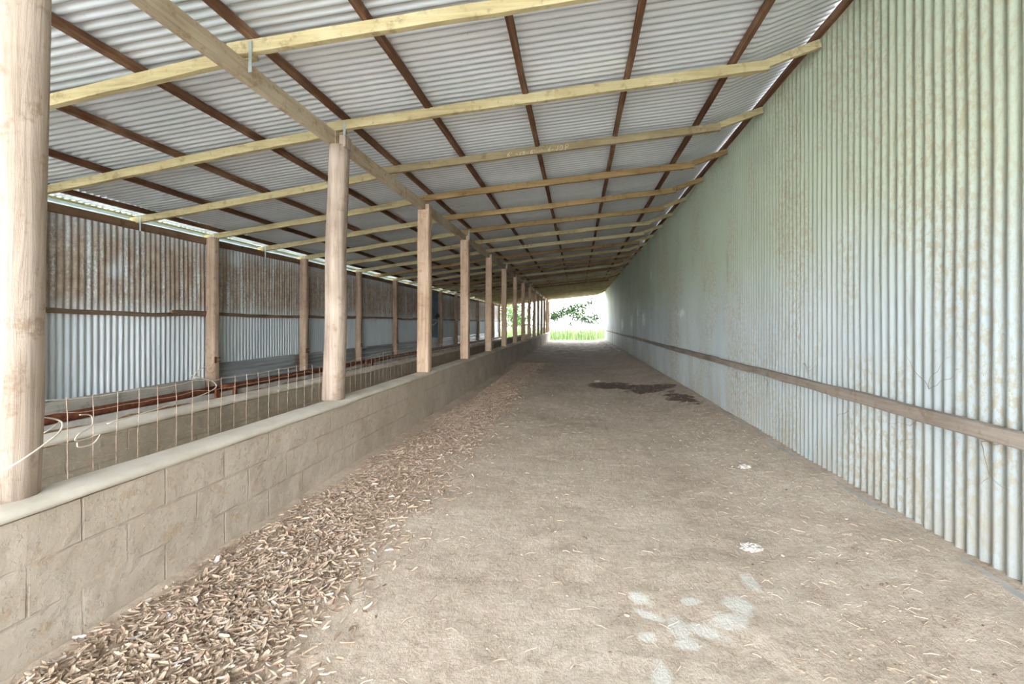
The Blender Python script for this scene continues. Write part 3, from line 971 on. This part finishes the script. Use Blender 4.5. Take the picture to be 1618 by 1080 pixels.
# tangled dead vine roots on the right wall under the rail
M_VINE = simple('dead vine', srgb(150, 138, 124), .9)
vines = [((1.0, 3.0), .75), ((1.0, 3.7), .68), ((1.0, 5.2), .72), ((1.0, 6.2), .7), ((1.0, 2.55), .74), ((1.0, 7.4), .73), ((1.0, 4.4), .98), ((1.0, 2.9), .96)]
for i, ((_, y), z) in enumerate(vines):
    bm = bmesh.new()
    for b in range(3):
        pts = []
        p = Vector((0, 0, 0)); d = Vector((0, R.uniform(-1, 1), R.uniform(-1, .1) if z < .9 else R.uniform(0, .8))).normalized()
        for j in range(9):
            pts.append(p.copy())
            d = (d + Vector((0, R.uniform(-.7, .7), R.uniform(-.7, .7)))).normalized()
            p = p + d * .035
        tube(bm, pts, lambda f: .0016 * (1 - .6 * f), 5)
    o = link('dead_vine', bm, M_VINE, loc=(XR - .016, y, z))
    where = 'above' if z > .9 else 'below'
    same = sorted(v[0][1] for v in vines if (v[1] > .9) == (z > .9))
    vo = ORD[same.index(y) + 1]
    tag(o, f'thin dead vine tendrils {where} the right wall rail, {vo} from the camera', 'vine', 'dead vines on the right wall')

# ------------------------------------------------------------------ outside
bm = bmesh.new()
R3 = random.Random(5)
for i in range(5200):
    y = R3.uniform(36.6, 41.5); x = R3.uniform(-11, 8)
    cl = .5 + .5 * nz(x * 1.1, y * .6, 3)
    h = (.85 + .75 * cl) * R3.uniform(.6, 1.15)
    w = R3.uniform(.012, .026)
    a = R3.uniform(0, PI); s = Vector((math.cos(a), math.sin(a), 0)) * w
    ln = Vector((R3.gauss(0, .22), R3.gauss(0, .22), 0)) * h
    b = Vector((x, y, -.1))
    p = [b, b + ln * .3 + Vector((0, 0, h * .55)), b + ln + Vector((0, 0, h))]
    v = [bm.verts.new(p[0] - s), bm.verts.new(p[0] + s), bm.verts.new(p[1] - s * .8), bm.verts.new(p[1] + s * .8), bm.verts.new(p[2])]
    bm.faces.new((v[0], v[1], v[3], v[2])); bm.faces.new((v[2], v[3], v[4]))
o = link('tall_grass', bm, M_GRASS)
tag(o, 'tall bright green grass outside the far opening', 'grass', kind='stuff')

def leaf(bm, c, L, rnd):
    m = Matrix.Translation(c) @ Matrix.Rotation(rnd.uniform(0, 6.28), 4, 'Z') @ Matrix.Rotation(rnd.gauss(0, .7), 4, 'X') @ Matrix.Rotation(rnd.gauss(0, .7), 4, 'Y')
    w = L * .3
    p = [(0, 0, 0), (w, L * .45, .1 * L), (0, L, 0), (-w, L * .45, .1 * L), (0, L * .45, -.03 * L)]
    v = [bm.verts.new(m @ Vector(q)) for q in p]
    bm.faces.new((v[0], v[1], v[4])); bm.faces.new((v[1], v[2], v[4])); bm.faces.new((v[2], v[3], v[4])); bm.faces.new((v[3], v[0], v[4]))

def tree(loc, limbs, clusters, nleaf, L, label, leafmat, seed):
    rnd = random.Random(seed)
    root = empty('tree', loc)
    bm = bmesh.new()
    tube(bm, crv(limbs[0][0]), (lambda r: (lambda f: r * (1 - .6 * f)))(limbs[0][1]), 8)
    link('trunk', bm, M_TRUNK, root, smooth=True)
    for pts, r in limbs[1:]:
        bm = bmesh.new()
        tube(bm, crv(pts), (lambda r_: (lambda f: r_ * (1 - .7 * f)))(r), 6)
        link('branch', bm, M_TRUNK, root, smooth=True)
    bm = bmesh.new()
    for (c, rad, wt) in clusters:
        for i in range(int(nleaf * wt)):
            d = Vector((rnd.gauss(0, .62) * rad[0], rnd.gauss(0, .5) * rad[1], rnd.gauss(0, .62) * rad[2]))
            leaf(bm, Vector(c) + d, L * rnd.uniform(.7, 1.3), rnd)
    link('foliage', bm, leafmat, root)
    return tag(root, label, 'tree')

def far(px, py, d=42.0):
    X = (px - 912.3) * d / 723.3
    return (X, (d + .0958 * X) / .9954, 1.35 - (py - 510) * d / 720)
def rel(p, o): return (p[0] - o[0], p[1] - o[1], p[2] - o[2])
o0 = (5.2, 42.5, -.1)
P = lambda px, py: rel(far(px, py), o0)
tree(o0, [([(0, 0, -.1), (-.1, 0, .8), (-.5, 0, 1.6), (-.6, .1, 3.2), (-.4, .2, 5.0)], .22),
          ([(-.4, 0, 1.4), P(952, 517), P(938, 511), P(920, 506), P(905, 500)], .09),
          ([(-.45, 0, 1.7), P(952, 512), P(940, 505), P(925, 499), P(908, 495), P(890, 494)], .07),
          ([(-.55, 0, 2.8), P(948, 498), P(925, 490), P(905, 490), P(878, 498)], .06),
          ([(-.5, 0, 4.0), P(945, 475), P(925, 480), P(905, 488)], .05)],
     [(P(925, 505), (.9, .9, .45), .9), (P(910, 498), (.7, .8, .4), .8), (P(898, 492), (.7, .8, .35), .8), (P(884, 498), (.5, .7, .4), .5), (P(876, 500), (.45, .7, .35), .8),
      (P(918, 484), (.6, .8, .35), .45), (P(932, 477), (.5, .7, .35), .35), (P(900, 513), (.35, .6, .4), .25), (P(940, 503), (.5, .7, .5), .35), (P(905, 487), (.4, .7, .3), .35), (P(950, 492), (.3, .6, .6), .12),
      ((-.4, .2, 5.2), (1.8, 1.8, 1.0), 2.2), ((.8, .2, 3.6), (1.4, 1.4, 1.2), 1.5)],
     430, .21, 'leafy tree branch reaching across the far opening from the right', M_LEAF, 4)
o1 = (-6.0, 41.5, -.1)
tree(o1, [([(0, 0, -.1), (.1, 0, 1.0), (-.1, 0, 2.2), (.1, 0, 3.4)], .12),
          ([(.1, 0, 1.0), (.6, 0, 1.7), (1.0, .1, 2.6)], .05), ([(0, 0, 1.5), (-.6, 0, 2.2), (-1.0, .1, 3.0)], .05)],
     [((0, 0, 2.6), (1.2, 1.0, 1.3), 3.2), ((1.0, 0, 2.0), (.9, .8, 1.1), 1.8), ((-1.0, 0, 2.4), (.9, .8, 1.2), 1.8), ((.5, 0, 1.2), (1.2, .8, .7), 1.2)],
     520, .19, 'bright green bushy tree seen between the far posts of the left bay', M_LEAF2, 8)

# ------------------------------------------------------------------ light
w = bpy.data.worlds.new('overcast sky'); scene.world = w
w.use_nodes = True
nt = w.node_tree
bg = nt.nodes['Background']
tc = nt.nodes.new('ShaderNodeTexCoord')
sx = nt.nodes.new('ShaderNodeSeparateXYZ')
nt.links.new(tc.outputs['Generated'], sx.inputs[0])
rp = nt.nodes.new('ShaderNodeValToRGB')
rp.color_ramp.elements[0].position = 0.0; rp.color_ramp.elements[0].color = (.93, .97, 1.0, 1)
rp.color_ramp.elements[1].position = .6; rp.color_ramp.elements[1].color = (.78, .89, 1.0, 1)
nt.links.new(sx.outputs['Z'], rp.inputs[0])
nt.links.new(rp.outputs[0], bg.inputs['Color'])
bg.inputs['Strength'].default_value = 5.6

# soft low sun added behind the camera as fill down the overcast shed
sd = bpy.data.lights.new('fill_sun', 'SUN')
sd.energy = 1.1; sd.angle = math.radians(36); sd.color = (1.0, .98, .95)
so = bpy.data.objects.new('fill_sun', sd); COL.objects.link(so)
el, az = math.radians(7.5), math.radians(8)      # elevation; azimuth left of straight behind
src = Vector((math.sin(az) * math.cos(el), -math.cos(az) * math.cos(el), math.sin(el)))
so.rotation_euler = src.to_track_quat('Z', 'Y').to_euler()
so.location = (-4, -20, 8)

# ------------------------------------------------------------------ camera
cd = bpy.data.cameras.new('camera')
cd.sensor_width = 36.0
cd.lens = 720 / 1618 * 36.0
cd.shift_x = -(843 - 809) / 1618
cd.shift_y = (510 - 540) / 1618
cd.clip_end = 500
co = bpy.data.objects.new('camera', cd); COL.objects.link(co)
co.location = (0, 0, 1.35)
co.rotation_euler = (PI / 2, 0, math.radians(5.5))
scene.camera = co
scene.view_settings.view_transform = 'Standard'
scene.view_settings.look = 'None'
scene.view_settings.gamma = 1.0
scene.view_settings.exposure = 1.75
scene.cycles.max_bounces = 12
scene.cycles.diffuse_bounces = 8
